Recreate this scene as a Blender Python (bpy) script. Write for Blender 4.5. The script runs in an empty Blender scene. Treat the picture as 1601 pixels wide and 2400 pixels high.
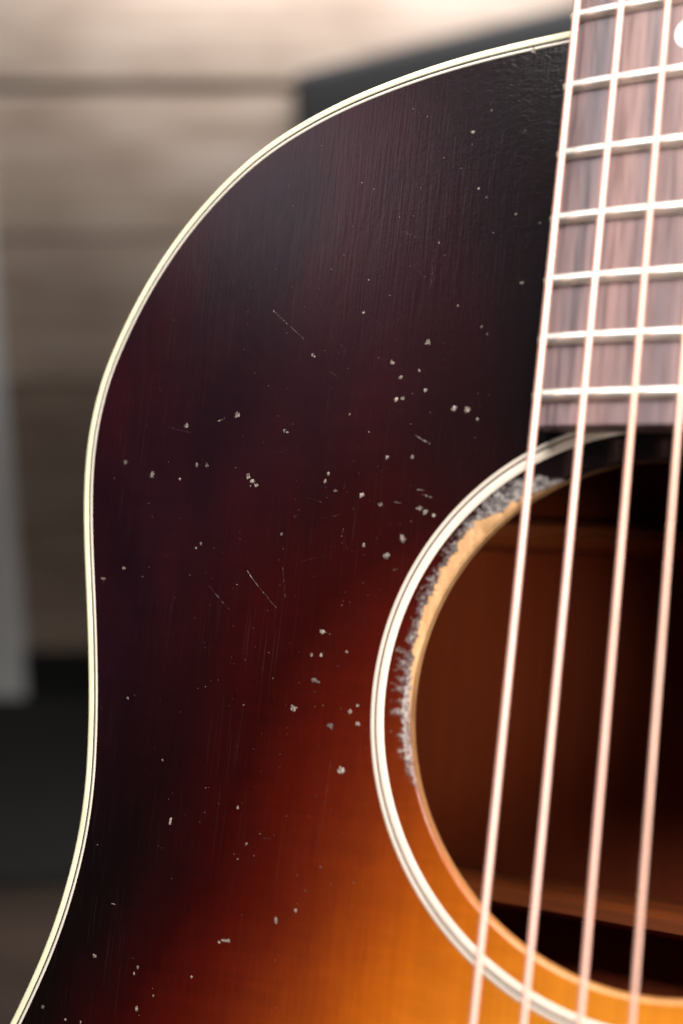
import bpy, math, random
import numpy as np
from mathutils import Matrix, Vector

# ------------------------------------------------------------------ camera, world, lights, exposure
scene = bpy.context.scene
col = scene.collection
MM = 0.001
PITCH = math.radians(9.0)           # the camera looks slightly down
GROUND = 0.0
# camera pose in the guitar's own frame (origin: centre of the sound hole, x across, y towards the nut, z out of the top)
CAM_C = np.array([78.341, 0.4116, 261.157]) * MM
CAM_R = np.array([[0.8677217884, 0.1034196517, -0.4861720617],
                  [0.0274362472, -0.9865891008, -0.1609012072],
                  [-0.4962924040, 0.1262787465, -0.8589223061]])   # rows: right, down, forward
FOCAL_PX = 3209.8

def norm(v):
    v = np.array(v, float); return v / np.linalg.norm(v)
right = norm(CAM_R[0]); fwd = norm(CAM_R[2]); up_c = -CAM_R[1]
up_w = up_c * math.cos(PITCH) - fwd * math.sin(PITCH)              # gravity's up, in the guitar frame
ahead = norm(fwd - up_w * float(fwd @ up_w))
W = np.stack([np.cross(ahead, up_w), ahead, up_w])                 # guitar frame -> world axes
W = np.stack([norm(w) for w in W])
BUTT = np.array([0, -364.0, -55.0]) * MM                           # where the guitar stands
butt_world = W @ (BUTT - CAM_C)
CAM_H = -float(butt_world[2]) + GROUND + 0.03
CAM_POS = np.array([0, 0, CAM_H])

def g2w(p):                                                        # guitar mm -> world metres
    return Vector((W @ (np.array(p, float) * MM - CAM_C) + CAM_POS).tolist())

cam_d = bpy.data.cameras.new('camera')
cam = bpy.data.objects.new('camera', cam_d); col.objects.link(cam)
cam_d.sensor_fit = 'VERTICAL'; cam_d.sensor_height = 36.0
cam_d.lens = FOCAL_PX / 2400 * 36.0
cam_d.clip_start = 0.01; cam_d.clip_end = 100
Rc = np.stack([W @ right, W @ up_c, -(W @ fwd)], 1)
Mc = Matrix.Identity(4)
for i in range(3):
    for j in range(3): Mc[i][j] = float(Rc[i, j])
    Mc[i][3] = float(CAM_POS[i])
cam.matrix_world = Mc
cam_d.dof.use_dof = True; cam_d.dof.focus_distance = 0.315; cam_d.dof.aperture_fstop = 5.8
cam_d.dof.aperture_blades = 0
scene.camera = cam

world = bpy.data.worlds.new('World'); scene.world = world
world.use_nodes = True
bgn = world.node_tree.nodes['Background']
bgn.inputs['Color'].default_value = (1.0, 0.93, 0.9, 1); bgn.inputs['Strength'].default_value = 0.035

def area(name, pos, target, sx, sy, power, color, spread=180):
    d = bpy.data.lights.new(name, 'AREA'); d.shape = 'RECTANGLE'; d.size = sx; d.size_y = sy
    d.energy = power; d.color = color; d.spread = math.radians(spread)
    o = bpy.data.objects.new(name, d); col.objects.link(o)
    o.location = pos
    o.rotation_euler = (Vector(target) - Vector(pos)).to_track_quat('-Z', 'Y').to_euler()
    return o
# room lights: a large soft ceiling panel above and a window off to the right
area('ceiling_softbox', g2w((60, 800, 560)), g2w((0, 60, 0)), 0.9, 0.6, 6.3, (1, 0.95, 0.90), 70)
area('window_light', g2w((900, 640, 520)), g2w((30, 40, 0)), 0.4, 0.5, 1.7, (1, 0.95, 0.9), 38)
area('interior_fill', g2w((880, -90, 810)), g2w((-20, 0, 0)), 0.34, 0.34, 0.46, (1, 0.92, 0.84), 36)  # added fill light, no real source, for the inside of the sound hole
area('sheen_light', g2w((-820, 620, 1000)), g2w((-90, 90, 0)), 0.34, 0.26, 0.15, (1.0, 0.86, 0.95), 100)  # unseen light added to give the upper lacquer its soft sheen

scene.view_settings.view_transform = 'Standard'
scene.view_settings.look = 'None'
scene.view_settings.exposure = 0.0
scene.view_settings.gamma = 1.0
scene.cycles.max_bounces = 8
scene.cycles.use_denoising = True

rng = np.random.default_rng(7)
random.seed(7)

# ------------------------------------------------------------------ helpers
def mesh_obj(name, verts, faces, mat, parent=None, smooth=True, loc=(0, 0, 0)):
    me = bpy.data.meshes.new(name)
    me.from_pydata([tuple(map(float, v)) for v in verts], [], faces)
    me.validate(clean_customdata=False)
    me.materials.append(mat)
    if smooth:
        me.polygons.foreach_set('use_smooth', [True] * len(me.polygons))
    me.update()
    o = bpy.data.objects.new(name, me); col.objects.link(o)
    if parent is not None: o.parent = parent
    o.location = loc
    return o

def grid_faces(n, m, wrap=False, flip=False, base=0):
    """n rows of m vertices each; wrap joins the last vertex of a row to its first"""
    i = np.arange(n - 1)[:, None]; j = np.arange(m if wrap else m - 1)[None, :]
    j2 = (j + 1) % m
    a = i * m + j; b = i * m + j2; c = (i + 1) * m + j2; d = (i + 1) * m + j
    q = np.stack([a, d, c, b] if flip else [a, b, c, d], -1).reshape(-1, 4) + base
    return [tuple(x) for x in q.tolist()]

def prop(o, label=None, category=None, group=None, kind=None):
    if label: o['label'] = label
    if category: o['category'] = category
    if group: o['group'] = group
    if kind: o['kind'] = kind
    return o

def vnoise(x, y, seed=0):
    """smooth value noise, vectorised"""
    def h(i, j):
        n = (i.astype(np.int64) * 374761393 + j.astype(np.int64) * 668265263 + seed * 974711) & 0xffffffff
        n = ((n ^ (n >> 13)) * 1274126177) & 0xffffffff
        return ((n ^ (n >> 16)) & 0xffff) / 65535.0
    xi = np.floor(x); yi = np.floor(y); fx = x - xi; fy = y - yi
    fx = fx * fx * (3 - 2 * fx); fy = fy * fy * (3 - 2 * fy)
    return (h(xi, yi) * (1 - fx) * (1 - fy) + h(xi + 1, yi) * fx * (1 - fy) + h(xi, yi + 1) * (1 - fx) * fy + h(xi + 1, yi + 1) * fx * fy)

class NT:
    def __init__(s, name):
        s.m = bpy.data.materials.new(name); s.m.use_nodes = True
        s.t = s.m.node_tree; s.b = s.t.nodes['Principled BSDF']
    def n(s, typ, **kw):
        x = s.t.nodes.new(typ)
        for k, v in kw.items(): setattr(x, k, v)
        return x
    def l(s, a, b): s.t.links.new(a, b)
    def setin(s, **kw):
        for k, v in kw.items(): s.b.inputs[k.replace('_', ' ')].default_value = v
    def math(s, op, a, b=None, c=None):
        x = s.n('ShaderNodeMath', operation=op)
        for i, v in enumerate((a, b, c)):
            if v is None: continue
            if isinstance(v, (int, float)): x.inputs[i].default_value = v
            else: s.l(v, x.inputs[i])
        return x.outputs[0]
    def coord(s): return s.n('ShaderNodeTexCoord').outputs['Object']
    def noise(s, vec, scale=(1, 1, 1), detail=3, rough=0.55, dist=0.0):
        mp = s.n('ShaderNodeMapping'); mp.inputs['Scale'].default_value = scale; s.l(vec, mp.inputs['Vector'])
        x = s.n('ShaderNodeTexNoise'); x.inputs['Scale'].default_value = 1.0
        x.inputs['Detail'].default_value = detail; x.inputs['Roughness'].default_value = rough; x.inputs['Distortion'].default_value = dist
        s.l(mp.outputs[0], x.inputs['Vector']); return x.outputs[0]
    def ramp(s, fac, stops, interp='LINEAR'):
        r = s.n('ShaderNodeValToRGB'); e = r.color_ramp.elements; r.color_ramp.interpolation = interp
        while len(e) < len(stops): e.new(0.5)
        for k, (p, c) in enumerate(stops):
            e[k].position = p; e[k].color = (*c, 1) if len(c) == 3 else c
        s.l(fac, r.inputs[0]); return r.outputs[0]
    def mix(s, fac, a, b, blend='MIX'):
        x = s.n('ShaderNodeMix', data_type='RGBA', blend_type=blend)
        if isinstance(fac, (int, float)): x.inputs[0].default_value = fac
        else: s.l(fac, x.inputs[0])
        for i, v in ((6, a), (7, b)):
            if isinstance(v, tuple): x.inputs[i].default_value = (*v, 1)
            else: s.l(v, x.inputs[i])
        return x.outputs[2]
    def bump(s, h, strength=0.2, dist=0.0005, prev=None):
        x = s.n('ShaderNodeBump'); x.inputs['Strength'].default_value = strength; x.inputs['Distance'].default_value = dist
        s.l(h, x.inputs['Height'])
        if prev is not None: s.l(prev, x.inputs['Normal'])
        return x.outputs[0]
    def color(s, c): s.l(c, s.b.inputs['Base Color'])
    def normal(s, n): s.l(n, s.b.inputs['Normal'])
    def rough(s, r): s.l(r, s.b.inputs['Roughness'])

# ------------------------------------------------------------------ materials
K = 0.50    # paint albedo per unit of picture brightness
def lacquer():
    m = NT('sunburst_lacquer'); co = m.coord()
    sep = m.n('ShaderNodeSeparateXYZ'); m.l(co, sep.inputs[0])
    ax = m.math('ADD', 0.090, m.math('MULTIPLY', m.math('MAXIMUM', m.math('SUBTRACT', -0.045, sep.outputs[1]), 0.0), 0.42))
    dx = m.math('DIVIDE', sep.outputs[0], ax)
    dy = m.math('DIVIDE', m.math('ADD', sep.outputs[1], 0.110), 0.170)
    R = m.math('SQRT', m.math('ADD', m.math('MULTIPLY', dx, dx), m.math('MULTIPLY', dy, dy)))
    up = m.math('DIVIDE', m.math('MAXIMUM', sep.outputs[1], 0.0), 0.074)
    R = m.math('SQRT', m.math('ADD', m.math('MULTIPLY', R, R), m.math('MULTIPLY', up, up)))
    cloud = m.noise(co, (38, 26, 30), 3)
    fine = m.noise(co, (700, 160, 300), 3)
    R = m.math('ADD', R, m.math('MULTIPLY', m.math('SUBTRACT', cloud, 0.5), 0.10))
    R = m.math('ADD', R, m.math('MULTIPLY', m.math('SUBTRACT', fine, 0.5), 0.05))
    k = K
    stops = [(0.30, (.82, .29, .022)), (0.48, (.68, .18, .010)), (0.60, (.50, .108, .005)), (0.70, (.32, .055, .004)), (0.80, (.18, .023, .003)),
             (0.90, (.110, .0095, .002)), (1.0, (.070, .0038, .0010)), (1.14, (.026, .0010, .0009)), (1.35, (.0150, .0014, .0022)), (1.6, (.0165, .0026, .0058))]
    c = m.ramp(m.math('DIVIDE', R, 2.0), [(p / 2.0, tuple(k * v for v in cc)) for p, cc in stops])
    edge = m.math('MINIMUM', m.math('MULTIPLY', m.math('MAXIMUM', m.math('MULTIPLY', sep.outputs[1], -15.0), 0.0), m.math('MAXIMUM', m.math('MULTIPLY', m.math('SUBTRACT', R, 1.13), 3.6), 0.0)), 0.9)
    c = m.mix(edge, c, (.0012, .0006, .0006))
    # burgundy clouding of the old dark spray, and near-black colour towards the fretboard
    cl = m.noise(co, (26, 11, 20), 3, dist=0.4)
    dk = m.ramp(cl, [(0.30, (.42, .55, .70)), (0.5, (1, 1, 1)), (0.70, (1.75, 1.1, 1.0))])
    c = m.mix(m.math('MINIMUM', m.math('MAXIMUM', m.math('MULTIPLY', m.math('SUBTRACT', R, 1.1), 5.0), 0.0), 1.0), c, m.mix(1.0, c, dk, 'MULTIPLY'))
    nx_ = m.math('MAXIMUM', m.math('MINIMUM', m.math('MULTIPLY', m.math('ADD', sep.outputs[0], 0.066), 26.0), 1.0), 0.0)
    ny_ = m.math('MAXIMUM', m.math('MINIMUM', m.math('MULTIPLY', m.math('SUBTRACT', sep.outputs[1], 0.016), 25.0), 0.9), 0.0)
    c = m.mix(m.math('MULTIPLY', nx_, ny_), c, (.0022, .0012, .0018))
    # fine rubbed hairlines in the dark finish
    hl = m.noise(co, (2300, 42, 300), 2, dist=0.25); hl2 = m.noise(co, (26, 17, 20), 2)
    hm = m.math('MULTIPLY', m.math('MAXIMUM', m.math('MULTIPLY', m.math('SUBTRACT', hl, 0.60), 6.0), 0.0), m.math('MAXIMUM', m.math('MULTIPLY', m.math('SUBTRACT', hl2, 0.42), 3.0), 0.0))
    c = m.mix(m.math('MINIMUM', m.math('MULTIPLY', hm, 0.22), 0.3), c, (.055, .036, .042))
    # spruce under the finish: fine lengthwise grain and silky cross-grain flecks
    grain = m.noise(co, (850, 9, 100), 4, dist=0.3)
    silk = m.noise(co, (32, 230, 100), 4, dist=1.2)
    g = m.math('ADD', m.math('MULTIPLY', m.math('SUBTRACT', grain, 0.5), 0.30), m.math('MULTIPLY', m.math('SUBTRACT', silk, 0.5), 0.42))
    hs = m.n('ShaderNodeHueSaturation'); m.l(c, hs.inputs['Color']); m.l(m.math('ADD', 1.0, g), hs.inputs['Value'])
    c = hs.outputs[0]
    # wear near the hole: bare spruce and scraped finish
    bare = m.n('ShaderNodeAttribute', attribute_name='bare').outputs['Fac']
    scuff = m.n('ShaderNodeAttribute', attribute_name='scuff').outputs['Fac']
    wood = m.ramp(m.noise(co, (800, 120, 500), 4), [(0.3, (.34, .18, .072)), (0.7, (.50, .285, .13))])
    gray = m.ramp(m.noise(co, (750, 750, 500), 4), [(0.30, (.025, .020, .022)), (0.48, (.11, .097, .093)), (0.68, (.38, .35, .33))])
    pale = m.ramp(scuff, [(0.80, (0, 0, 0)), (0.95, (1, 1, 1))]); gray = m.mix(pale, gray, (.36, .29, .25))
    c = m.mix(scuff, c, gray); c = m.mix(bare, c, wood)
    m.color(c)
    worn = m.math('MAXIMUM', bare, scuff)
    haze = m.noise(co, (9, 7, 5), 3)
    r0 = m.math('ADD', 0.13, m.math('MULTIPLY', haze, 0.16))
    r0 = m.math('ADD', r0, m.math('MULTIPLY', worn, 0.4)); m.rough(r0)
    m.setin(IOR=1.5)
    # checking, rubbed weave and fine lengthwise scratches in the finish
    weave_a = m.noise(co, (1500, 60, 100), 3, dist=0.2); weave_b = m.noise(co, (420, 800, 100), 3, dist=0.9)
    topz = m.math('MINIMUM', m.math('MAXIMUM', m.math('MULTIPLY', m.math('SUBTRACT', sep.outputs[1], 0.075), 22.0), 0.10), 1.0)
    topz = m.math('MULTIPLY', topz, m.math('MINIMUM', m.math('MAXIMUM', m.math('MULTIPLY', m.math('ADD', sep.outputs[0], 0.095), 22.0), 0.10), 1.0))
    ripple = m.noise(co, (110, 40, 50), 3, dist=0.8)
    h = m.math('ADD', m.math('MULTIPLY', weave_a, 0.42), m.math('MULTIPLY', m.math('MULTIPLY', weave_b, 0.60), topz))
    n1 = m.bump(h, 0.15, 0.0005); n2 = m.bump(ripple, 0.03, 0.002, n1)
    scr = m.noise(co, (2600, 2600, 800), 2)
    sh = m.math('MULTIPLY', scr, worn)
    m.normal(m.bump(sh, 0.35, 0.0005, n2))
    return m.m

def plain(name, c, rough=0.4, var=0.06, scale=(300, 300, 300), spec=0.5, metallic=0.0, bump=0.0):
    m = NT(name); co = m.coord(); nz = m.noise(co, scale, 4)
    lo = tuple(v * (1 - var) for v in c); hi = tuple(min(1, v * (1 + var)) for v in c)
    m.color(m.ramp(nz, [(0.3, lo), (0.7, hi)]))
    m.setin(Roughness=rough, Metallic=metallic); m.b.inputs['Specular IOR Level'].default_value = spec
    if bump: m.normal(m.bump(nz, bump, 0.0004))
    return m.m

def rosewood():
    m = NT('rosewood'); co = m.coord()
    s1 = m.noise(co, (150, 6, 60), 5, dist=0.3); s2 = m.noise(co, (900, 45, 60), 4); s3 = m.noise(co, (2600, 160, 100), 2)
    c = m.ramp(s1, [(0.28, (.070, .062, .075)), (0.43, (.130, .100, .110)), (0.58, (.20, .130, .128)), (0.76, (.33, .205, .185))])
    pores = m.ramp(s2, [(0.30, (.55, .5, .5)), (0.52, (1, 1, 1)), (0.8, (1.25, 1.2, 1.15))])
    c = m.mix(1.0, c, pores, 'MULTIPLY')
    m.color(c); m.setin(Roughness=0.42); m.b.inputs['Specular IOR Level'].default_value = 0.6
    m.normal(m.bump(m.math('ADD', s2, s3), 0.25, 0.0003))
    return m.m

def mahogany():
    m = NT('mahogany'); co = m.coord()
    g = m.noise(co, (260, 9, 260), 4, dist=0.4); g2 = m.noise(co, (25, 10, 25), 2)
    c = m.ramp(m.math('ADD', m.math('MULTIPLY', g, .6), m.math('MULTIPLY', g2, .4)), [(0.3, (.20, .028, .0022)), (0.7, (.27, .040, .0032))])
    m.color(c); m.setin(Roughness=0.6); return m.m

def winding(lo=(.84, .52, .40), hi=(.93, .61, .48)):
    m = NT('bronze_winding'); co = m.coord()
    w = m.n('ShaderNodeTexWave', wave_type='BANDS', bands_direction='Y', wave_profile='SIN')
    w.inputs['Scale'].default_value = 520; m.l(co, w.inputs['Vector'])
    nz = m.noise(co, (300, 40, 300), 3)
    m.color(m.ramp(nz, [(0.3, lo), (0.7, hi)]))
    m.setin(Roughness=0.5, Metallic=0.6)
    m.normal(m.bump(w.outputs['Fac'], 0.5, 0.00012)); return m.m

def chip_mat():
    m = NT('scraped_lacquer'); co = m.coord()
    a = m.noise(co, (1900, 1900, 1900), 3); z = m.noise(co, (170, 170, 170), 1)
    c = m.ramp(a, [(0.3, (.06, .045, .04)), (0.5, (.17, .14, .118)), (0.72, (.42, .35, .295))])
    t = m.ramp(z, [(0.36, (.28, .26, .26)), (0.62, (1, 1, 1))])
    m.color(m.mix(1.0, c, t, 'MULTIPLY')); m.setin(Roughness=0.5); m.normal(m.bump(a, 0.6, 0.0003)); return m.m
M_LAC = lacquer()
M_BIND = plain('aged_cream_binding', (.55, .525, .365), 0.35, 0.12, (45, 45, 45))
M_PURF = plain('pale_purfling', (.46, .42, .36), 0.4, 0.05, (90, 90, 90))
M_LINE = plain('black_purfling', (.012, .010, .009), 0.4)
M_ROSE_OUT = plain('rosette_ivory', (.44, .385, .33), 0.4, 0.05, (120, 120, 120))
M_ROSE_IN = plain('rosette_cream', (.58, .50, .42), 0.35, 0.04, (120, 120, 120))
M_ROSE_LINE = plain('rosette_dark_line', (.035, .015, .016), 0.4)
M_EDGE = plain('spruce_end_grain', (.52, .30, .17), 0.6, 0.25, (500, 500, 900), bump=0.2)
M_SPRUCE = plain('raw_spruce', (.45, .28, .13), 0.6, 0.15, (900, 30, 300))
M_BRACE = plain('brace_wood', (.27, .058, .010), 0.6, 0.2, (20, 500, 300))
M_MAHOG = mahogany()
M_RW = rosewood()
M_FRET = plain('nickel_silver', (.88, .84, .77), 0.39, 0.04, (400, 400, 400), metallic=0.85)
M_PEARL = plain('pearl_inlay', (.88, .88, .86), 0.25, 0.06, (300, 300, 300))
M_STRING = winding((.78, .45, .375), (.88, .54, .46))
M_STRING_D = winding((.69, .38, .30), (.79, .47, .39))
M_STRING_G = winding((.62, .37, .29), (.73, .46, .37))
M_PLAIN = plain('plain_steel', (.75, .73, .70), 0.3, 0.03, metallic=1.0)
M_CHIP = chip_mat()
M_SCRATCH = plain('hairline_scratch', (.038, .022, .024), 0.4, 0.5, (2600, 2600, 2600))
M_BONE = plain('bone', (.75, .70, .58), 0.4)
M_NECK = plain('dark_neck_lacquer', (.03, .012, .009), 0.2, 0.2, (60, 10, 60))

# ------------------------------------------------------------------ guitar
guitar = bpy.data.objects.new('guitar', None); col.objects.link(guitar)
Mg = Matrix.Identity(4); bw = W @ (BUTT - CAM_C) + CAM_POS
for i in range(3):
    for j in range(3): Mg[i][j] = float(W[i, j])
    Mg[i][3] = float(bw[i])
guitar.matrix_world = Mg
guitar.empty_display_size = 0.05
prop(guitar, 'worn sunburst acoustic guitar with cream binding, chipped dark lacquer and bronze strings', 'guitar')
OFF = tuple((-BUTT).tolist())           # every part keeps sound-hole coordinates in its own mesh
def part(name, v, f, mat, parent=None, smooth=True):
    if parent is None: return mesh_obj(name, np.array(v, float) * MM, f, mat, guitar, smooth, OFF)
    return mesh_obj(name, np.array(v, float) * MM, f, mat, parent, smooth)

# outline of the body, left half from the neck joint to the end block
HALF = [(0, 146.6), (-14, 146.3), (-28.4, 145.6), (-41.0, 144.8), (-54.0, 143.4), (-67.5, 141.1), (-84.3, 136.9), (-99.8, 130.6), (-111.4, 123.4), (-122.4, 113.4),
        (-130.7, 103.2), (-137.5, 92.3), (-142.8, 80.8), (-146.2, 70.8), (-147.9, 60.2), (-148.1, 50.2), (-147.1, 40.3), (-145.4, 30.5), (-143.1, 19.7), (-140.3, 6.8),
        (-138.3, -4.0), (-137.3, -10.0), (-136.0, -20.0), (-135.3, -29.0), (-135.4, -38.7), (-136.5, -48.5), (-138.7, -59.2), (-141.7, -69.1), (-145.0, -77.7), (-148.5, -86.0),
        (-155, -100), (-165, -118), (-180, -145), (-193, -175), (-200.5, -205), (-203, -232), (-201, -262), (-192, -295), (-172, -327), (-140, -348), (-95, -360), (-45, -363.6), (0, -364)]
pts = np.array(HALF + [(-x, y) for x, y in HALF[-2:0:-1]], float)

def catmull(P, k=14):
    out = []; n = len(P)
    for i in range(n):
        p0, p1, p2, p3 = P[i - 1], P[i], P[(i + 1) % n], P[(i + 2) % n]
        for t in np.linspace(0, 1, k, endpoint=False):
            out.append(0.5 * ((2 * p1) + (-p0 + p2) * t + (2 * p0 - 5 * p1 + 4 * p2 - p3) * t * t + (-p0 + 3 * p1 - 3 * p2 + p3) * t ** 3))
    return np.array(out)
dense = catmull(pts)
for _ in range(60):                      # take out the jitter of the measured points
    dense = 0.5 * dense + 0.25 * (np.roll(dense, 1, 0) + np.roll(dense, -1, 0))
tang = np.roll(dense, -1, 0) - np.roll(dense, 1, 0)
tang /= np.linalg.norm(tang, axis=1)[:, None]
inward = np.stack([-tang[:, 1], tang[:, 0]], 1)
if np.mean(np.sum(inward * dense, 1)) > 0: inward = -inward
NTH = 1440
TH = np.linspace(0, 2 * math.pi, NTH, endpoint=False)
CS, SN = np.cos(TH), np.sin(TH)
def offset_r(d):
    q = dense + inward * d
    a = np.unwrap(np.arctan2(q[:, 1], q[:, 0])); r = np.hypot(q[:, 0], q[:, 1])
    if a[-1] < a[0]: a = a[::-1]; r = r[::-1]
    aa = np.concatenate([a - 2 * math.pi, a, a + 2 * math.pi]); rr = np.concatenate([r, r, r])
    o = np.argsort(aa, kind='stable')
    return np.interp((TH + 4 * math.pi - 0) % (2 * math.pi) + (2 * math.pi) * math.floor(a[0] / (2 * math.pi)), aa[o], rr[o])
def rows_to_verts(rows):                 # rows of (radius per angle, height per angle)
    v = []
    for r, z in rows:
        r = np.broadcast_to(r, (NTH,)); z = np.broadcast_to(z, (NTH,))
        v.append(np.stack([r * CS, r * SN, z], 1))
    return np.concatenate(v)
def band(name, rows, mat, parent=None):
    return part(name, rows_to_verts(rows), grid_faces(len(rows), NTH, True, True), mat, parent)

D_CREAM, D_LINE, D_WHITE = 1.95, 2.36, 3.08
R_ROS = (57.22, 59.10, 59.48, 60.42)     # rosette: inner cream band, dark line, outer ivory band
R_HOLE = 51.1

# --- soundboard: inner annulus (dense, carries the wear) + the rest of the plate
deg = np.degrees(TH)
sm = lambda x: np.clip(x, 0, 1) ** 2 * (3 - 2 * np.clip(x, 0, 1))
def lut(tab): return np.interp(deg, [t[0] for t in tab], [t[1] for t in tab])
tan_out = lut([(0, 50.9), (108, 50.9), (120, 51.4), (125, 52.5), (133.4, 53.0), (137, 54.9), (141, 54.2), (146, 53.9), (150, 54.1), (155, 53.4), (167, 52.9), (170, 52.4), (176, 51.6), (184, 51.2), (200, 51.0), (215, 50.9), (360, 50.9)])
scuff_out = lut([(0, 50), (112, 50), (120, 55.2), (125.7, 57.0), (133, 57.0), (138, 56.8), (142, 56.8), (146, 56.6), (150, 56.0), (157, 56.2), (164, 55.2), (170, 56.4), (176, 56.2), (183, 55.6), (188, 55.4), (193, 54.2), (199, 52.2), (204, 51.2), (208, 50), (360, 50)])
arc = TH * 54.0
jag = (vnoise(arc * 0.9, arc * 0, 3) - 0.5) * 1.1 + (vnoise(arc * 2.6, arc * 0, 5) - 0.5) * 0.7
rows = []; bare = []; scuff = []
wall_z = [(-2.8, R_HOLE), (-2.0, R_HOLE), (-1.2, R_HOLE), (-0.75, R_HOLE + 0.03)]
for z, r in wall_z:
    rows.append((np.full(NTH, r), np.full(NTH, z))); bare.append(0.45 + 0.45 * sm((deg - 100) / 15) * sm((184 - deg) / 22) - 0.33 * sm((deg - 5) / 20) * sm((122 - deg) / 12)); scuff.append(np.zeros(NTH))
rad = np.concatenate([[51.22, 51.42, 51.65, 51.9], np.arange(52.1, 57.2, 0.18), [R_ROS[0]]])
zz = {51.22: -0.42, 51.42: -0.2, 51.65: -0.06}
for r in rad:
    x = r * CS; y = r * SN
    b = sm((tan_out + jag * np.clip((tan_out - 51.2), 0, 1) - r) / 0.25 + 0.5)
    if r < 51.8: b = np.maximum(b, (0.7 if r < 51.3 else 0.45) * sm((deg - 215) / 40) * sm((400 - deg) / 60))
    n1 = vnoise(x * 1.15, y * 1.15, 11); n2 = vnoise(x * 2.9, y * 2.9, 12); n3 = vnoise(arc * 1.5, np.full(NTH, r * 0.35), 13)
    edge = (scuff_out - r) / np.maximum(scuff_out - np.maximum(tan_out, 51.2), 0.6)
    n4 = vnoise(x * 6.5, y * 6.5, 14)
    n3 = vnoise(arc * 1.5, np.full(NTH, r * 0.5), 13); radial = sm((deg - 158) / 12)
    val = (0.40 - 0.25 * radial) * n1 + 0.18 * n2 + (0.17 + 0.40 * radial) * n3 + (0.25 - 0.15 * radial) * n4 + 0.42 * np.clip(edge, -1, 1) + 0.13 * (deg < 140)
    s = sm((val - 0.52) / 0.36) * sm((edge + 0.15) / 0.2)
    h = zz.get(round(float(r), 2), 0.0)
    sink = np.where(r < tan_out, 0.55 * np.clip((tan_out - r) / 3.0, 0, 1) ** 1.3, 0)
    wear_h = -sink - 0.10 * b * (0.5 + 0.5 * n2) - 0.02 * s * n2
    rows.append((np.full(NTH, r), np.full(NTH, h) + np.where(r < 57, wear_h, 0))); bare.append(b); strip = sm((deg - 168) / 8) * sm((201 - deg) / 8) * sm((53.2 + 0.9 * (n3 - .5) - 0.02 * np.abs(deg - 183) - r) / 0.35) * (r > 51.7)
    scuff.append(np.maximum(np.clip(s * (1 - b), 0, 1) * (0.78 + 0.2 * (deg < 144)) * (0.45 + 0.55 * n4), strip * (0.75 + 0.25 * n2)))
v1 = rows_to_verts(rows); f1 = grid_faces(len(rows), NTH, True, True)
r_in = offset_r(D_WHITE)
ts = np.linspace(0, 1, 44)
rows2 = [(R_ROS[3] + (r_in - R_ROS[3]) * t, np.zeros(NTH)) for t in ts]
v2 = rows_to_verts(rows2); f2 = grid_faces(len(rows2), NTH, True, True, len(v1))
r_under = offset_r(4.0)
v3 = rows_to_verts([(r_under, np.full(NTH, -2.8)), (np.full(NTH, R_HOLE), np.full(NTH, -2.8))])
f3 = grid_faces(2, NTH, True, True, len(v1) + len(v2))
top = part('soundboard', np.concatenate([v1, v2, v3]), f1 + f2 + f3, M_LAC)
for nm, a in (('bare', bare), ('scuff', scuff)):
    at = top.data.attributes.new(nm, 'FLOAT', 'POINT')
    full = np.zeros(len(top.data.vertices), np.float32); a = np.concatenate(a); full[:len(a)] = a
    if nm == 'bare': full[len(v1) + len(v2):] = 1.0
    at.data.foreach_set('value', full)

# --- rosette
def ring(name, r0, r1, mat):
    e = 0.05
    return band(name, [(r0, -0.4), (r0, -0.03), (r0 + e, 0.015), (r1 - e, 0.015), (r1, -0.03), (r1, -0.4)], mat)
ring('rosette_ring', R_ROS[0], R_ROS[1], M_ROSE_IN)['label'] = 'wide inner cream ring of the rosette'
ring('rosette_ring', R_ROS[1], R_ROS[2], M_ROSE_LINE)['label'] = 'thin dark line of the rosette'
ring('rosette_ring', R_ROS[2], R_ROS[3], M_ROSE_OUT)['label'] = 'narrow outer ivory ring of the rosette'

# --- binding and purfling round the edge of the body
band('binding', [(offset_r(D_CREAM), -0.3), (offset_r(D_CREAM), 0.0), (offset_r(1.5), 0.012), (offset_r(1.0), 0.0), (offset_r(0.6), -0.05), (offset_r(0.3), -0.18), (offset_r(0.1), -0.42),
                 (offset_r(0.0), -0.8), (offset_r(0.0), -6.5), (offset_r(0.3), -6.5)], M_BIND)
band('purfling_line', [(offset_r(D_LINE), -0.3), (offset_r(D_LINE), -0.004), (offset_r(D_CREAM), -0.004), (offset_r(D_CREAM), -0.3)], M_LINE)
band('purfling', [(offset_r(D_WHITE), -0.3), (offset_r(D_WHITE), 0.004), (offset_r(D_LINE), 0.004), (offset_r(D_LINE), -0.3)], M_PURF)
band('side', [(offset_r(0.05), -6.4), (offset_r(0.05), -104.0), (offset_r(2.5), -104.0), (offset_r(2.5), -2.9), (offset_r(3.5), -2.9)], M_MAHOG)
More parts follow.
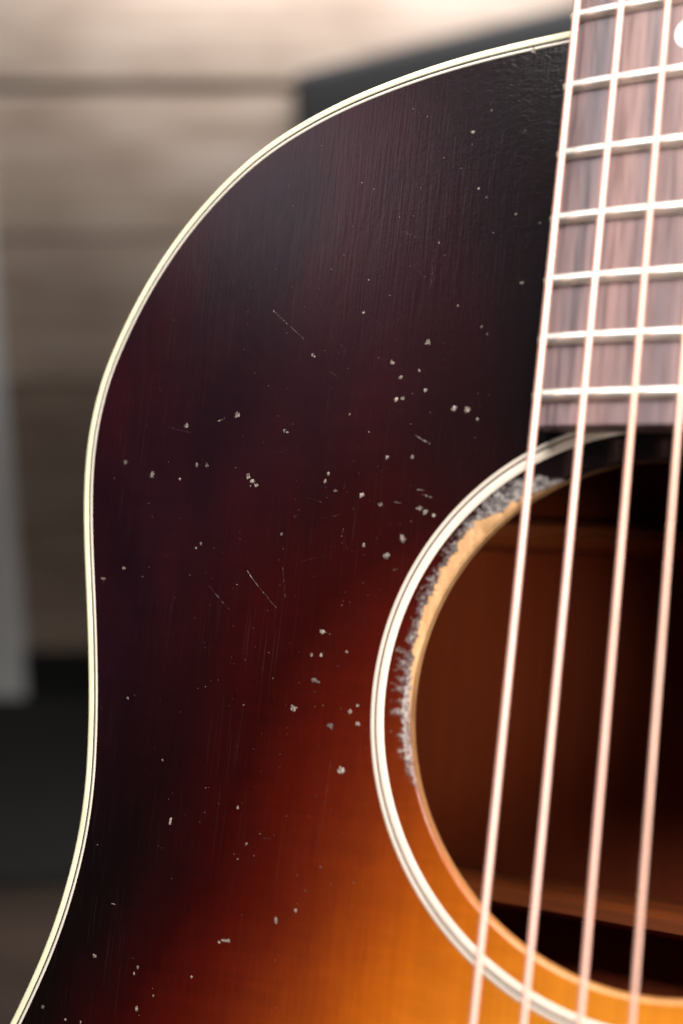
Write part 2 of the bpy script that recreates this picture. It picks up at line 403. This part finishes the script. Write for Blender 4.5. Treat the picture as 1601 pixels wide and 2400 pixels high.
# --- back plate and its braces (seen through the hole)
bk = [(offset_r(0.0) * t, np.full(NTH, -101.5)) for t in np.linspace(0.002, 0.985, 8)] + [(offset_r(0.0), np.full(NTH, -101.6)), (offset_r(0.0), np.full(NTH, -104.6))] \
   + [(offset_r(0.0) * t, np.full(NTH, -104.6)) for t in (0.6, 0.002)]
band('back', bk, M_MAHOG)
def box(name, x0, x1, y0, y1, z0, z1, mat, bev=1.0, parent=None):
    import bmesh
    bm = bmesh.new(); bmesh.ops.create_cube(bm, size=1)
    for v in bm.verts: v.co = Vector(((x0 + x1) / 2 + v.co.x * (x1 - x0), (y0 + y1) / 2 + v.co.y * (y1 - y0), (z0 + z1) / 2 + v.co.z * (z1 - z0)))
    if bev: bmesh.ops.bevel(bm, geom=list(bm.edges), offset=bev, segments=2, affect='EDGES', profile=0.5)
    vs = [tuple(v.co) for v in bm.verts]; fs = [[v.index for v in f.verts] for f in bm.faces]
    bm.verts.index_update(); fs = [[v.index for v in f.verts] for f in bm.faces]
    bm.free()
    return part(name, vs, fs, mat, parent, False)
def brace(yc, w, h):
    prof = [(-w / 2, 0), (-w / 2, h * .55), (-w / 2 + 1, h * .8), (-1.5, h), (1.5, h), (w / 2 - 1, h * .8), (w / 2, h * .55), (w / 2, 0)]
    xs = np.linspace(-128, 128, 24); v = []
    for x in xs:
        s = 1 - 0.75 * max(0, (abs(x) - 95) / 33)
        v += [(x, yc + a, -101.6 + b * s) for a, b in prof]
    f = grid_faces(24, 8, True, False); f += [tuple(range(8)), tuple(range(8 * 23 + 7, 8 * 23 - 1, -1))]
    return part('brace', v, f, M_BRACE, None, False)
brace(48, 9, 14); brace(-49, 8, 20)
box('back_strip', -8, 8, -43.4, 43.4, -101.6, -99.6, M_BRACE, 0.6)

# --- neck, fretboard, frets, inlay
def half_w(y): return 26.1 - (y - 63.0) * 0.0134
FZ = 6.55; FRAD = 305.0
def fz(x): return FZ - x * x / (2 * FRAD)
Y_END = 56.7; Y_NUT = 493.4
ys = [Y_END, Y_END + 0.4] + list(np.linspace(60, Y_NUT, 60)); xs = np.linspace(-1, 1, 25)
v = []
for i, y in enumerate(ys):
    w = half_w(y)
    v.append((-w, y, 0.02))
    v += [(x * w * 0.992, y, fz(x * w) - (0.35 if i == 0 else 0.0) - (0.25 if abs(x) == 1 else 0)) for x in xs]
    v.append((w, y, 0.02))
n = len(xs) + 2
f = grid_faces(len(ys), n, False, True) + [tuple(range(n))[::1], tuple(range(n * (len(ys) - 1), n * len(ys)))[::-1]]
board = part('fretboard', v, f, M_RW, None, False)
SCALE = 628.0
def fret_y(k): return Y_NUT - (SCALE - SCALE * 2 ** (-k / 12))
prof = [(math.cos(a) * 1.25, math.sin(a) * 1.15 - 0.02) for a in np.linspace(0, math.pi, 13)]
for k in range(9, 21):
    y = fret_y(k); w = half_w(y) + 0.25
    sx = np.concatenate([[-w, -w + 0.12, -w + 0.35, -w + 0.8], np.linspace(-w + 2, w - 2, 15), [w - 0.8, w - 0.35, w - 0.12, w]])
    v = []
    for i, x in enumerate(sx):
        e = min(i, len(sx) - 1 - i); s = (0.35, 0.7, 0.9, 1.0)[e] if e < 4 else 1.0
        wob = 0.04 * math.sin(x * 1.9 + k * 2.1) + 0.03 * math.sin(x * 4.7 + k)     # string-worn crown
        v += [(x, y + a * (0.7 + 0.3 * s), fz(x) + b * s + (wob if b > .6 else 0)) for a, b in prof]
    f = grid_faces(len(sx), 13, False, True) + [tuple(range(13)), tuple(range(13 * (len(sx) - 1), 13 * len(sx)))[::-1]]
    part('fret', v, f, M_FRET)
    nb = []
    if k >= 12:                                            # rounded nib of binding-coloured filler at the fret's end
        c = (-w - 0.15, y, fz(w) + 0.15)
        for a in np.linspace(0, math.pi, 7):
            for b in np.linspace(0, 2 * math.pi, 12, endpoint=False):
                nb.append((c[0] + 0.85 * math.cos(a) * 1.0, c[1] + 1.2 * math.sin(a) * math.cos(b), c[2] + 0.8 * math.sin(a) * math.sin(b)))
        part('fret_end', nb, grid_faces(7, 12, True), M_BIND)
yd = (fret_y(14) + fret_y(15)) / 2
v = [(0, yd, fz(0) + 0.05)]; f = []
for i in range(48):
    a = 2 * math.pi * i / 48; v.append((3.05 * math.cos(a), yd + 3.05 * math.sin(a), fz(3) + 0.045))
for i in range(48): f.append((0, 1 + i, 1 + (i + 1) % 48))
part('inlay_dot', v, f, M_PEARL)
v = []
for y, w, d in ((146.7, 27.5, 84), (152, 25, 70), (160, 23.4, 40), (172, 22.8, 23), (190, 22.6, 18), (300, 21.5, 16.5), (430, 20.6, 15), (493, 20.2, 14.5)):
    v += [(w * math.cos(a), y, -d * math.sin(a) ** 0.9) for a in np.linspace(math.pi, 0, 17)]
part('neck', v, grid_faces(8, 17, False, False) + [tuple(range(17))], M_NECK)

# --- strings (wound E A D G, plain B E) running from the bridge up over the fretboard
def tube(name, p0, p1, r, mat, nseg=40):
    p0, p1 = np.array(p0, float), np.array(p1, float); v = []
    for i in range(nseg + 1):
        c = p0 + (p1 - p0) * i / nseg
        v += [(c[0] + r * math.cos(a), c[1], c[2] + r * math.sin(a)) for a in np.linspace(0, 2 * math.pi, 16, endpoint=False)]
    return part(name, v, grid_faces(nseg + 1, 16, True, True) + [tuple(range(16)), tuple(range(16 * nseg, 16 * nseg + 16))[::-1]], mat)
Z1, Z2 = 9.795, 12.674
for (a, b, r, mt) in ((-23.34, -26.44, .75, M_STRING), (-13.78, -16.30, .68, M_STRING), (-4.03, -5.17, .66, M_STRING_D), (4.71, 4.68, .60, M_STRING_G),
                      (13.6, 15.4, .21, M_PLAIN), (22.8, 26.2, .16, M_PLAIN)):
    k = (Y_NUT - 146.0) / 281.0
    tube('string', (b, -135, Z2), (a + (a - b) * k, Y_NUT, Z1 + (Z1 - Z2) * k), r, mt)
box('nut', -20, 20, 493.6, 498, -0.5, 7.8, M_BONE, 0.5)
box('bridge', -78, 78, -152, -121, 0.03, 7.5, M_RW, 2.0)
box('saddle', -38, 38, -136.5, -133.5, 7.4, 11.6, M_BONE, 0.6)

# --- chips and scratches in the finish
CHIPS = [(-49.11,124.75,0.33,0.26),(-55.19,76.88,0.47,0.49),(-63.66,72.59,0.41,0.44),(-61.12,69.26,0.34,0.37),(-56.76,70.64,0.27,0.31),(-54.69,66.19,0.33,0.3),(-61.65,64.25,0.41,0.37),(-60.05,64.42,0.34,0.31),(-47.48,62.13,0.39,0.48),(-44.26,61.72,0.51,0.42),(-41.72,59.7,0.25,0.24),(-103.45,61.14,0.54,0.46),(-117.86,58.58,0.4,0.4),(-89.88,57.24,0.3,0.32),(-89.01,56.93,0.29,0.26),(-73.06,61.0,0.21,0.25),(-134.98,49.35,0.42,0.34),(-126.36,46.43,0.49,0.6),(-113.41,49.04,0.32,0.39),(-110.6,48.86,0.39,0.39),(-117.88,45.49,0.24,0.2),(-98.4,46.42,0.45,0.45),(-97.18,45.41,0.45,0.32),(-95.94,44.3,0.37,0.45),(-76.97,47.43,0.28,0.37),(-77.65,45.63,0.28,0.37),(-74.8,43.5,0.42,0.25),(-67.92,42.66,0.41,0.43),(-63.01,40.74,0.4,0.36),(-62.57,51.23,0.34,0.36),(-56.39,51.47,0.26,0.42),(-53.48,40.12,0.46,0.36),(-51.95,39.5,0.52,0.47),(-49.79,38.71,0.32,0.24),(-87.64,33.4,0.29,0.37),(-66.2,31.56,0.27,0.36),(-56.85,33.36,0.53,0.59),(-60.14,29.52,0.53,0.47),(-131.44,23.31,0.33,0.26),(-137.2,20.57,0.42,0.27),(-109.59,30.24,0.31,0.26),(-110.81,29.16,0.23,0.19),(-98.13,21.19,0.15,0.12),(-74.23,12.05,0.55,0.3),(-76.37,6.7,0.28,0.42),(-74.05,6.89,0.28,0.3),(-67.59,8.16,0.27,0.29),(-75.04,1.36,0.55,0.41),(-73.88,0.98,0.34,0.24),(-79.6,-5.18,0.56,0.47),(-65.33,-4.62,0.33,0.29),(-63.57,-3.14,0.26,0.23),(-63.12,-7.0,0.4,0.34),(-69.69,-8.06,0.47,0.46),(-65.97,-17.33,0.53,0.63),(-109.02,-33.63,0.3,0.66),(-125.45,-7.41,0.32,0.25),(-113.21,-20.51,0.23,0.18),(-91.14,-28.41,0.21,0.29),(-87.92,-35.85,0.21,0.29),(-89.64,-39.42,0.14,0.17),(-78.26,-50.63,0.41,0.45),(-73.53,-47.81,0.27,0.28),(-92.11,-57.78,0.28,0.28),(-90.8,-57.17,0.49,0.23),(-89.78,-56.99,0.42,0.23),(-125.89,-66.86,0.39,0.3),(-113.28,-67.05,0.23,0.35),(-114.05,-68.54,0.15,0.35),(-112.16,-75.93,0.3,0.52),(-139.28,-80.88,0.41,0.3),(-98.3,-66.41,0.22,0.23),(-108.04,-72.26,0.22,0.17),(-132.09,-82.38,0.24,0.3),(-127.56,-82.04,0.24,0.24),(-122.32,-54.53,0.39,0.12),(-83.98,74.69,0.22,0.26),(-84.6,75.02,0.22,0.32),(-34.33,89.23,0.25,0.24),(-72.1,84.46,0.21,0.19),(-71.79,-43.42,0.13,0.11),(-41.82,55.63,0.13,0.12),(-45.2,129.38,0.19,0.19),(-49.47,124.82,0.27,0.26),(-36.7,123.69,0.15,0.15),(-46.56,111.43,0.19,0.19),(-44.43,109.24,0.15,0.15),(-55.85,119.42,0.12,0.11),(-51.28,116.56,0.12,0.11),(-61.01,129.79,0.12,0.12),(-37.21,104.76,0.19,0.18),(-31.5,102.35,0.18,0.18),(-54.97,99.71,0.2,0.19),(-53.22,96.74,0.12,0.11),(-34.51,89.3,0.22,0.21),(-48.86,84.96,0.19,0.18),(-72.38,84.48,0.21,0.19),(-65.83,88.21,0.16,0.15),(-42.79,79.97,0.19,0.18),(-41.25,78.31,0.19,0.18),(-72.91,113.74,0.13,0.12),(-76.27,115.63,0.13,0.12),(-60.85,112.92,0.12,0.11),(-64.85,132.09,0.12,0.12),(-77.05,135.85,0.13,0.12),(-36.6,141.85,0.45,0.45),(-62.07,106.49,0.08,0.08),(-49.18,121.9,0.08,0.08),(-45.57,133.23,0.08,0.08),(-61.62,94.79,0.12,0.11),(-71.85,92.11,0.17,0.15),(-79.04,98.5,0.13,0.12)]
LINES = [(-55.94,56.11,-52.36,54.19,0.417),(-54.34,44.2,-52.54,44.05,0.333),(-52.97,43.18,-50.61,42.47,0.417),(-108.84,59.6,-106.94,60.33,0.417),(-123.53,58.28,-115.92,56.76,0.133),(-59.75,41.3,-57.92,41.16,0.333),(-59.13,26.23,-57.08,26.81,0.417),(-95.82,24.53,-93.34,22.05,0.217),(-93.34,22.05,-89.36,18.69,0.183),(-89.36,18.69,-86.73,16.47,0.092),(-80.96,71.84,-76.66,69.4,0.1),(-84.44,-32.71,-84.15,-34.08,0.133),(-84.15,-34.08,-81.68,-33.82,0.1),(-84.33,-32.7,-83.88,-32.63,0.117),(-77.87,37.2,-71.84,38.36,0.083),(-81.76,27.19,-74.12,29.49,0.083),(-105.84,20.46,-99.23,15.09,0.092),(-77.61,77.35,-75.75,76.07,0.108),(-67.0,72.98,-64.11,73.7,0.108),(-90.75,52.03,-85.14,54.09,0.075),(-82.47,42.05,-77.16,40.68,0.075),(-66.15,46.31,-60.63,50.27,0.067),(-60.0,93.72,-53.64,89.35,0.067),(-66.64,104.34,-57.39,99.57,0.067),(-68.76,-14.87,-69.34,-29.76,0.092),(-69.66,-29.8,-70.38,-35.42,0.083),(-55.76,99.46,-56.0,86.5,0.042),(-81.6,110.78,-80.62,92.93,0.033),(-93.06,-2.1,-84.36,2.57,0.033),(-84.76,19.15,-86.58,26.97,0.042),(-74.13,86.4,-65.58,79.94,0.033),(-63.93,79.88,-61.85,85.79,0.033),(-96.75,86.24,-96.04,85.46,0.2),(-95.95,85.62,-95.24,84.85,0.193),(-95.15,85.01,-94.45,84.24,0.185),(-94.36,84.4,-93.66,83.63,0.177),(-93.57,83.79,-92.87,83.03,0.17),(-92.78,83.19,-92.09,82.42,0.163),(-92.0,82.58,-91.3,81.82,0.155),(-91.22,81.98,-90.52,81.22,0.147),(-90.43,81.38,-89.74,80.62,0.14),(-89.66,80.78,-88.97,80.02,0.132),(-88.88,80.18,-88.19,79.42,0.125),(-88.11,79.58,-87.42,78.83,0.117)]
v, f = [], []
def chip(x, y, a, b, seed):
    r = random.Random(seed); n = r.randint(9, 13); base = len(v); rot = r.uniform(0, 6.28)
    rad = [r.uniform(0.5, 1.25) for _ in range(n)]
    for i in range(n):
        t = rot + 2 * math.pi * i / n
        v.append((x + a * rad[i] * math.cos(t), y + b * rad[i] * math.sin(t), 0.012))
    for i in range(n):
        t = rot + 2 * math.pi * i / n; q = rad[i] * r.uniform(0.5, 0.8)
        v.append((x + a * q * math.cos(t), y + b * q * math.sin(t), r.uniform(0.02, 0.14)))
    v.append((x + a * r.uniform(-.2, .2), y + b * r.uniform(-.2, .2), r.uniform(0.015, 0.06)))
    for i in range(n):
        j = (i + 1) % n
        f.append((base + i, base + j, base + n + j)); f.append((base + i, base + n + j, base + n + i))
        f.append((base + n + i, base + n + j, base + 2 * n))
def scratch(x0, y0, x1, y1, w, seed):
    r = random.Random(seed); L = math.hypot(x1 - x0, y1 - y0); n = max(3, int(L / 0.3)); nx, ny = -(y1 - y0) / L, (x1 - x0) / L; base = len(v)
    for i in range(n + 1):
        t = i / n; ww = w * 0.5 * (0.35 + 0.65 * math.sin(math.pi * min(1, t * .9 + .1))) * max(0.04, r.uniform(-0.5, 1.2)); k = r.uniform(-.25, .25) * w
        cx, cy = x0 + (x1 - x0) * t + nx * k, y0 + (y1 - y0) * t + ny * k
        v.append((cx + nx * ww, cy + ny * ww, 0.012)); v.append((cx, cy, 0.02 + ww * .25)); v.append((cx - nx * ww, cy - ny * ww, 0.012))
    for i in range(n):
        a = base + i * 3
        f.append((a, a + 1, a + 4, a + 3)); f.append((a + 1, a + 2, a + 5, a + 4))
for i, (x, y, a, b) in enumerate(CHIPS):
    chip(x, y, a * 1.35, b * 1.35, i)
    if a > 0.3:                                                # broken edges: splinters beside the larger chips
        for k in range(random.randint(1, 3)):
            t = random.uniform(0, 6.28); chip(x + a * 1.3 * math.cos(t), y + b * 1.3 * math.sin(t), a * random.uniform(.3, .7), b * random.uniform(.3, .7), 300 + i * 5 + k)
for i, l in enumerate(LINES):
    if l[4] > 0.15: scratch(*l, 1000 + i)
for i in range(420):                                           # fine specks of rubbed-through finish
    x = random.gauss(-80, 30); y = random.gauss(35, 65)
    R = math.hypot(x, y)
    t = math.atan2(y, x) % (2 * math.pi); ro = float(np.interp(t, TH, r_in))
    if x > -27 and y > 40: continue
    if R < 61 or R > ro - 1: continue
    s = random.uniform(0.035, 0.085) * (1.6 if random.random() < .1 else 1)
    chip(x, y, s, s * random.uniform(.8, 1.5), 5000 + i)
wear = part('lacquer_chips', v, f, M_CHIP, None, False)
prop(wear, kind='stuff')

v, f = [], []
for i, l in enumerate(LINES):
    if l[4] <= 0.15: scratch(*l[:4], l[4] * 0.75, 2000 + i)
prop(part('fine_scratches', v, f, M_SCRATCH, None, False), kind='stuff')

# ------------------------------------------------------------------ the room behind, out of focus
def M_plank(): 
    m = NT('whitewashed_plank'); co = m.coord()
    oi = m.n('ShaderNodeObjectInfo')
    g = m.noise(co, (5, 60, 60), 4, dist=0.4); p = m.noise(co, (6, 14, 14), 3)
    c = m.ramp(m.math('ADD', m.math('MULTIPLY', g, .5), m.math('MULTIPLY', p, .5)), [(0.32, (.29, .215, .17)), (0.5, (.46, .37, .31)), (0.68, (.58, .50, .44))])
    tone = m.ramp(oi.outputs['Random'], [(0, (.64, .58, .51)), (0.5, (.92, .86, .79)), (1, (1.12, 1.05, .97))])
    m.color(m.mix(1.0, c, tone, 'MULTIPLY')); m.setin(Roughness=0.7)
    m.normal(m.bump(g, .3, .004)); return m.m
M_PLANK = M_plank()
M_FLOOR = plain('dark_brown_floor', (.045, .030, .023), 0.55, 0.35, (3, 14, 10))
M_RUG = plain('charcoal_mat', (.006, .006, .0056), 0.9, 0.2, (200, 200, 200))
M_CASE = plain('black_tolex', (.015, .015, .015), 0.55, 0.2, (600, 600, 600), bump=0.4)
M_POST = plain('grey_painted_wood', (.74, .74, .73), 0.45, 0.10, (8, 8, 3))
M_METAL = plain('dark_metal', (.2, .2, .2), 0.3, 0.1, metallic=1.0)
TANP = math.tan(PITCH)
def ray_dir(px, py):                                            # world direction of an image point of the photograph
    a = (px - 800.5) / FOCAL_PX; b = (py - 1200) / FOCAL_PX
    return Vector((a, math.cos(PITCH) - b * math.sin(PITCH) , -math.sin(PITCH) - b * math.cos(PITCH)))
def floor_pt(px, py):
    d = ray_dir(px, py); return Vector(CAM_POS.tolist()) + d * (-CAM_H / d.z)
def at_y(px, py, Y):
    d = ray_dir(px, py); return Vector(CAM_POS.tolist()) + d * (Y / d.y)

def wbox(name, x0, x1, y0, y1, z0, z1, mat, bev=0.004, parent=None, loc=(0, 0, 0), rotz=0.0, shear=0.0):
    import bmesh
    bm = bmesh.new(); bmesh.ops.create_cube(bm, size=1)
    for q in bm.verts: q.co = Vector(((x0 + x1) / 2 + q.co.x * (x1 - x0), (y0 + y1) / 2 + q.co.y * (y1 - y0), (z0 + z1) / 2 + q.co.z * (z1 - z0)))
    if shear:
        for q in bm.verts:
            if q.co.z > (z0 + z1) / 2: q.co.z += shear * (q.co.x - x0)
    bmesh.ops.bevel(bm, geom=list(bm.edges), offset=bev, segments=3, affect='EDGES', profile=0.5)
    me = bpy.data.meshes.new(name); bm.to_mesh(me); bm.free(); me.materials.append(mat)
    o = bpy.data.objects.new(name, me); col.objects.link(o); o.location = loc; o.rotation_euler = (0, 0, rotz)
    if parent is not None: o.parent = parent
    return o
wall_y = floor_pt(60, 1632).y
v = []; N = 30
for i in range(N + 1):
    for j in range(N + 1): v.append((-4 + 8 * i / N, -2 + 7 * j / N, 0.0))
floor = mesh_obj('floor', v, grid_faces(N + 1, N + 1, False), M_FLOOR); prop(floor, kind='structure')
wallp = bpy.data.objects.new('plank_wall', None); col.objects.link(wallp); wallp.location = (0, wall_y, 0)
prop(wallp, 'weathered whitewashed plank wall out of focus behind the guitar', 'wall')
wbox('backing_board', -2.4, 2.4, 0.03, 0.06, 0.05, 2.3, M_FLOOR, 0.003, wallp)
PH = 0.165
meshes = {}
JOINT = at_y(300, 205, wall_y).z
for r in range(-1, 14):
    x = -2.4 + random.uniform(-.5, 0)
    while x < 2.4:
        L = random.choice((1.4, 1.9)); x1 = min(x + L, 2.4); x0 = max(x, -2.4)
        if x1 - x0 > 0.1:
            key = round(x1 - x0, 3) + (r == 6) * 10 + (r == 5) * 20
            if key not in meshes:
                o = wbox('plank', 0.0008, x1 - x0 - 0.0008, 0, 0.022, 0.0012 + 0.004 * (r == 6), PH - 0.0012 - 0.004 * (r == 5), M_PLANK, 0.003, wallp); meshes[key] = o
            else:
                o = meshes[key].copy(); col.objects.link(o); o.parent = wallp
            o.location = (x0, random.uniform(-.003, .003), JOINT - 6 * PH + r * PH)
        x += L
skirt = wbox('skirting', -2.4, 2.4, -0.012, 0.024, 0.0, 0.058, M_RUG, 0.003, wallp)

# pale grey upright at the left, standing on the floor by the wall
pb = floor_pt(-6, 1622); pb.y -= 0.045
e0 = at_y(54, 1622, pb.y); e1 = at_y(-42, 420, pb.y)
v = []
def post_x(z):
    t = (z - e0.z) / (e1.z - e0.z); return e0.x + (e1.x - e0.x) * t
wz0, wz1 = 0.004, 1.35
for z in np.linspace(wz0, wz1, 12):
    xr = post_x(z); xl = xr - 0.10
    for a, b in ((xr - .012, 0), (xr, .012), (xr, .034), (xl, .034), (xl, .012), (xl + .012, 0)): v.append((a - e0.x, b, z))
post = mesh_obj('door_casing', v, grid_faces(12, 6, True, True) + [tuple(range(6)), tuple(range(66, 72))[::-1]], M_POST, None, False, (e0.x, pb.y, 0))
prop(post, 'pale grey painted upright at the left edge, blurred, in front of the planks', 'upright')

# dark mat on the floor
mat_pts = [(-400, 1662), (900, 1650), (1400, 2020), (-500, 2110)]
q = [floor_pt(*m_) for m_ in mat_pts]
v = [(a.x, a.y, 0.012) for a in q] + [(a.x, a.y, 0.002) for a in q]
rug = mesh_obj('floor_mat', v, [(3, 2, 1, 0), (0, 1, 5, 4), (1, 2, 6, 5), (2, 3, 7, 6), (3, 0, 4, 7)], M_RUG, None, False)
prop(rug, 'charcoal mat lying on the brown floor below the plank wall', 'mat')

# black slant-topped equipment case behind the guitar's shoulder
CY = 1.55
c0 = at_y(688, 172, CY); sl = 0.23
case = bpy.data.objects.new('equipment_case', None); col.objects.link(case); case.location = (c0.x, CY, 0)
case.rotation_euler = (0, 0, math.radians(-4))
prop(case, 'black slant topped equipment case behind the shoulder of the guitar', 'case')
wbox('body', 0, 0.62, 0.0, 0.12, 0.02, c0.z, M_CASE, 0.008, case, shear=sl)
for fx in (0.05, 0.55):
    for fy_ in (0.03, 0.09): wbox('foot', fx - .02, fx + .02, fy_ - .02, fy_ + .02, 0.0, 0.022, M_METAL, 0.003, case)

# unseen strip light added above the planks to brighten the upper wall
lp = at_y(930, 0, wall_y)
area('wall_wash_light', (lp.x, wall_y - 0.22, lp.z + 0.15), (lp.x, wall_y, lp.z + 0.15), 0.80, 0.03, 5.6, (.96, .97, 1.0))
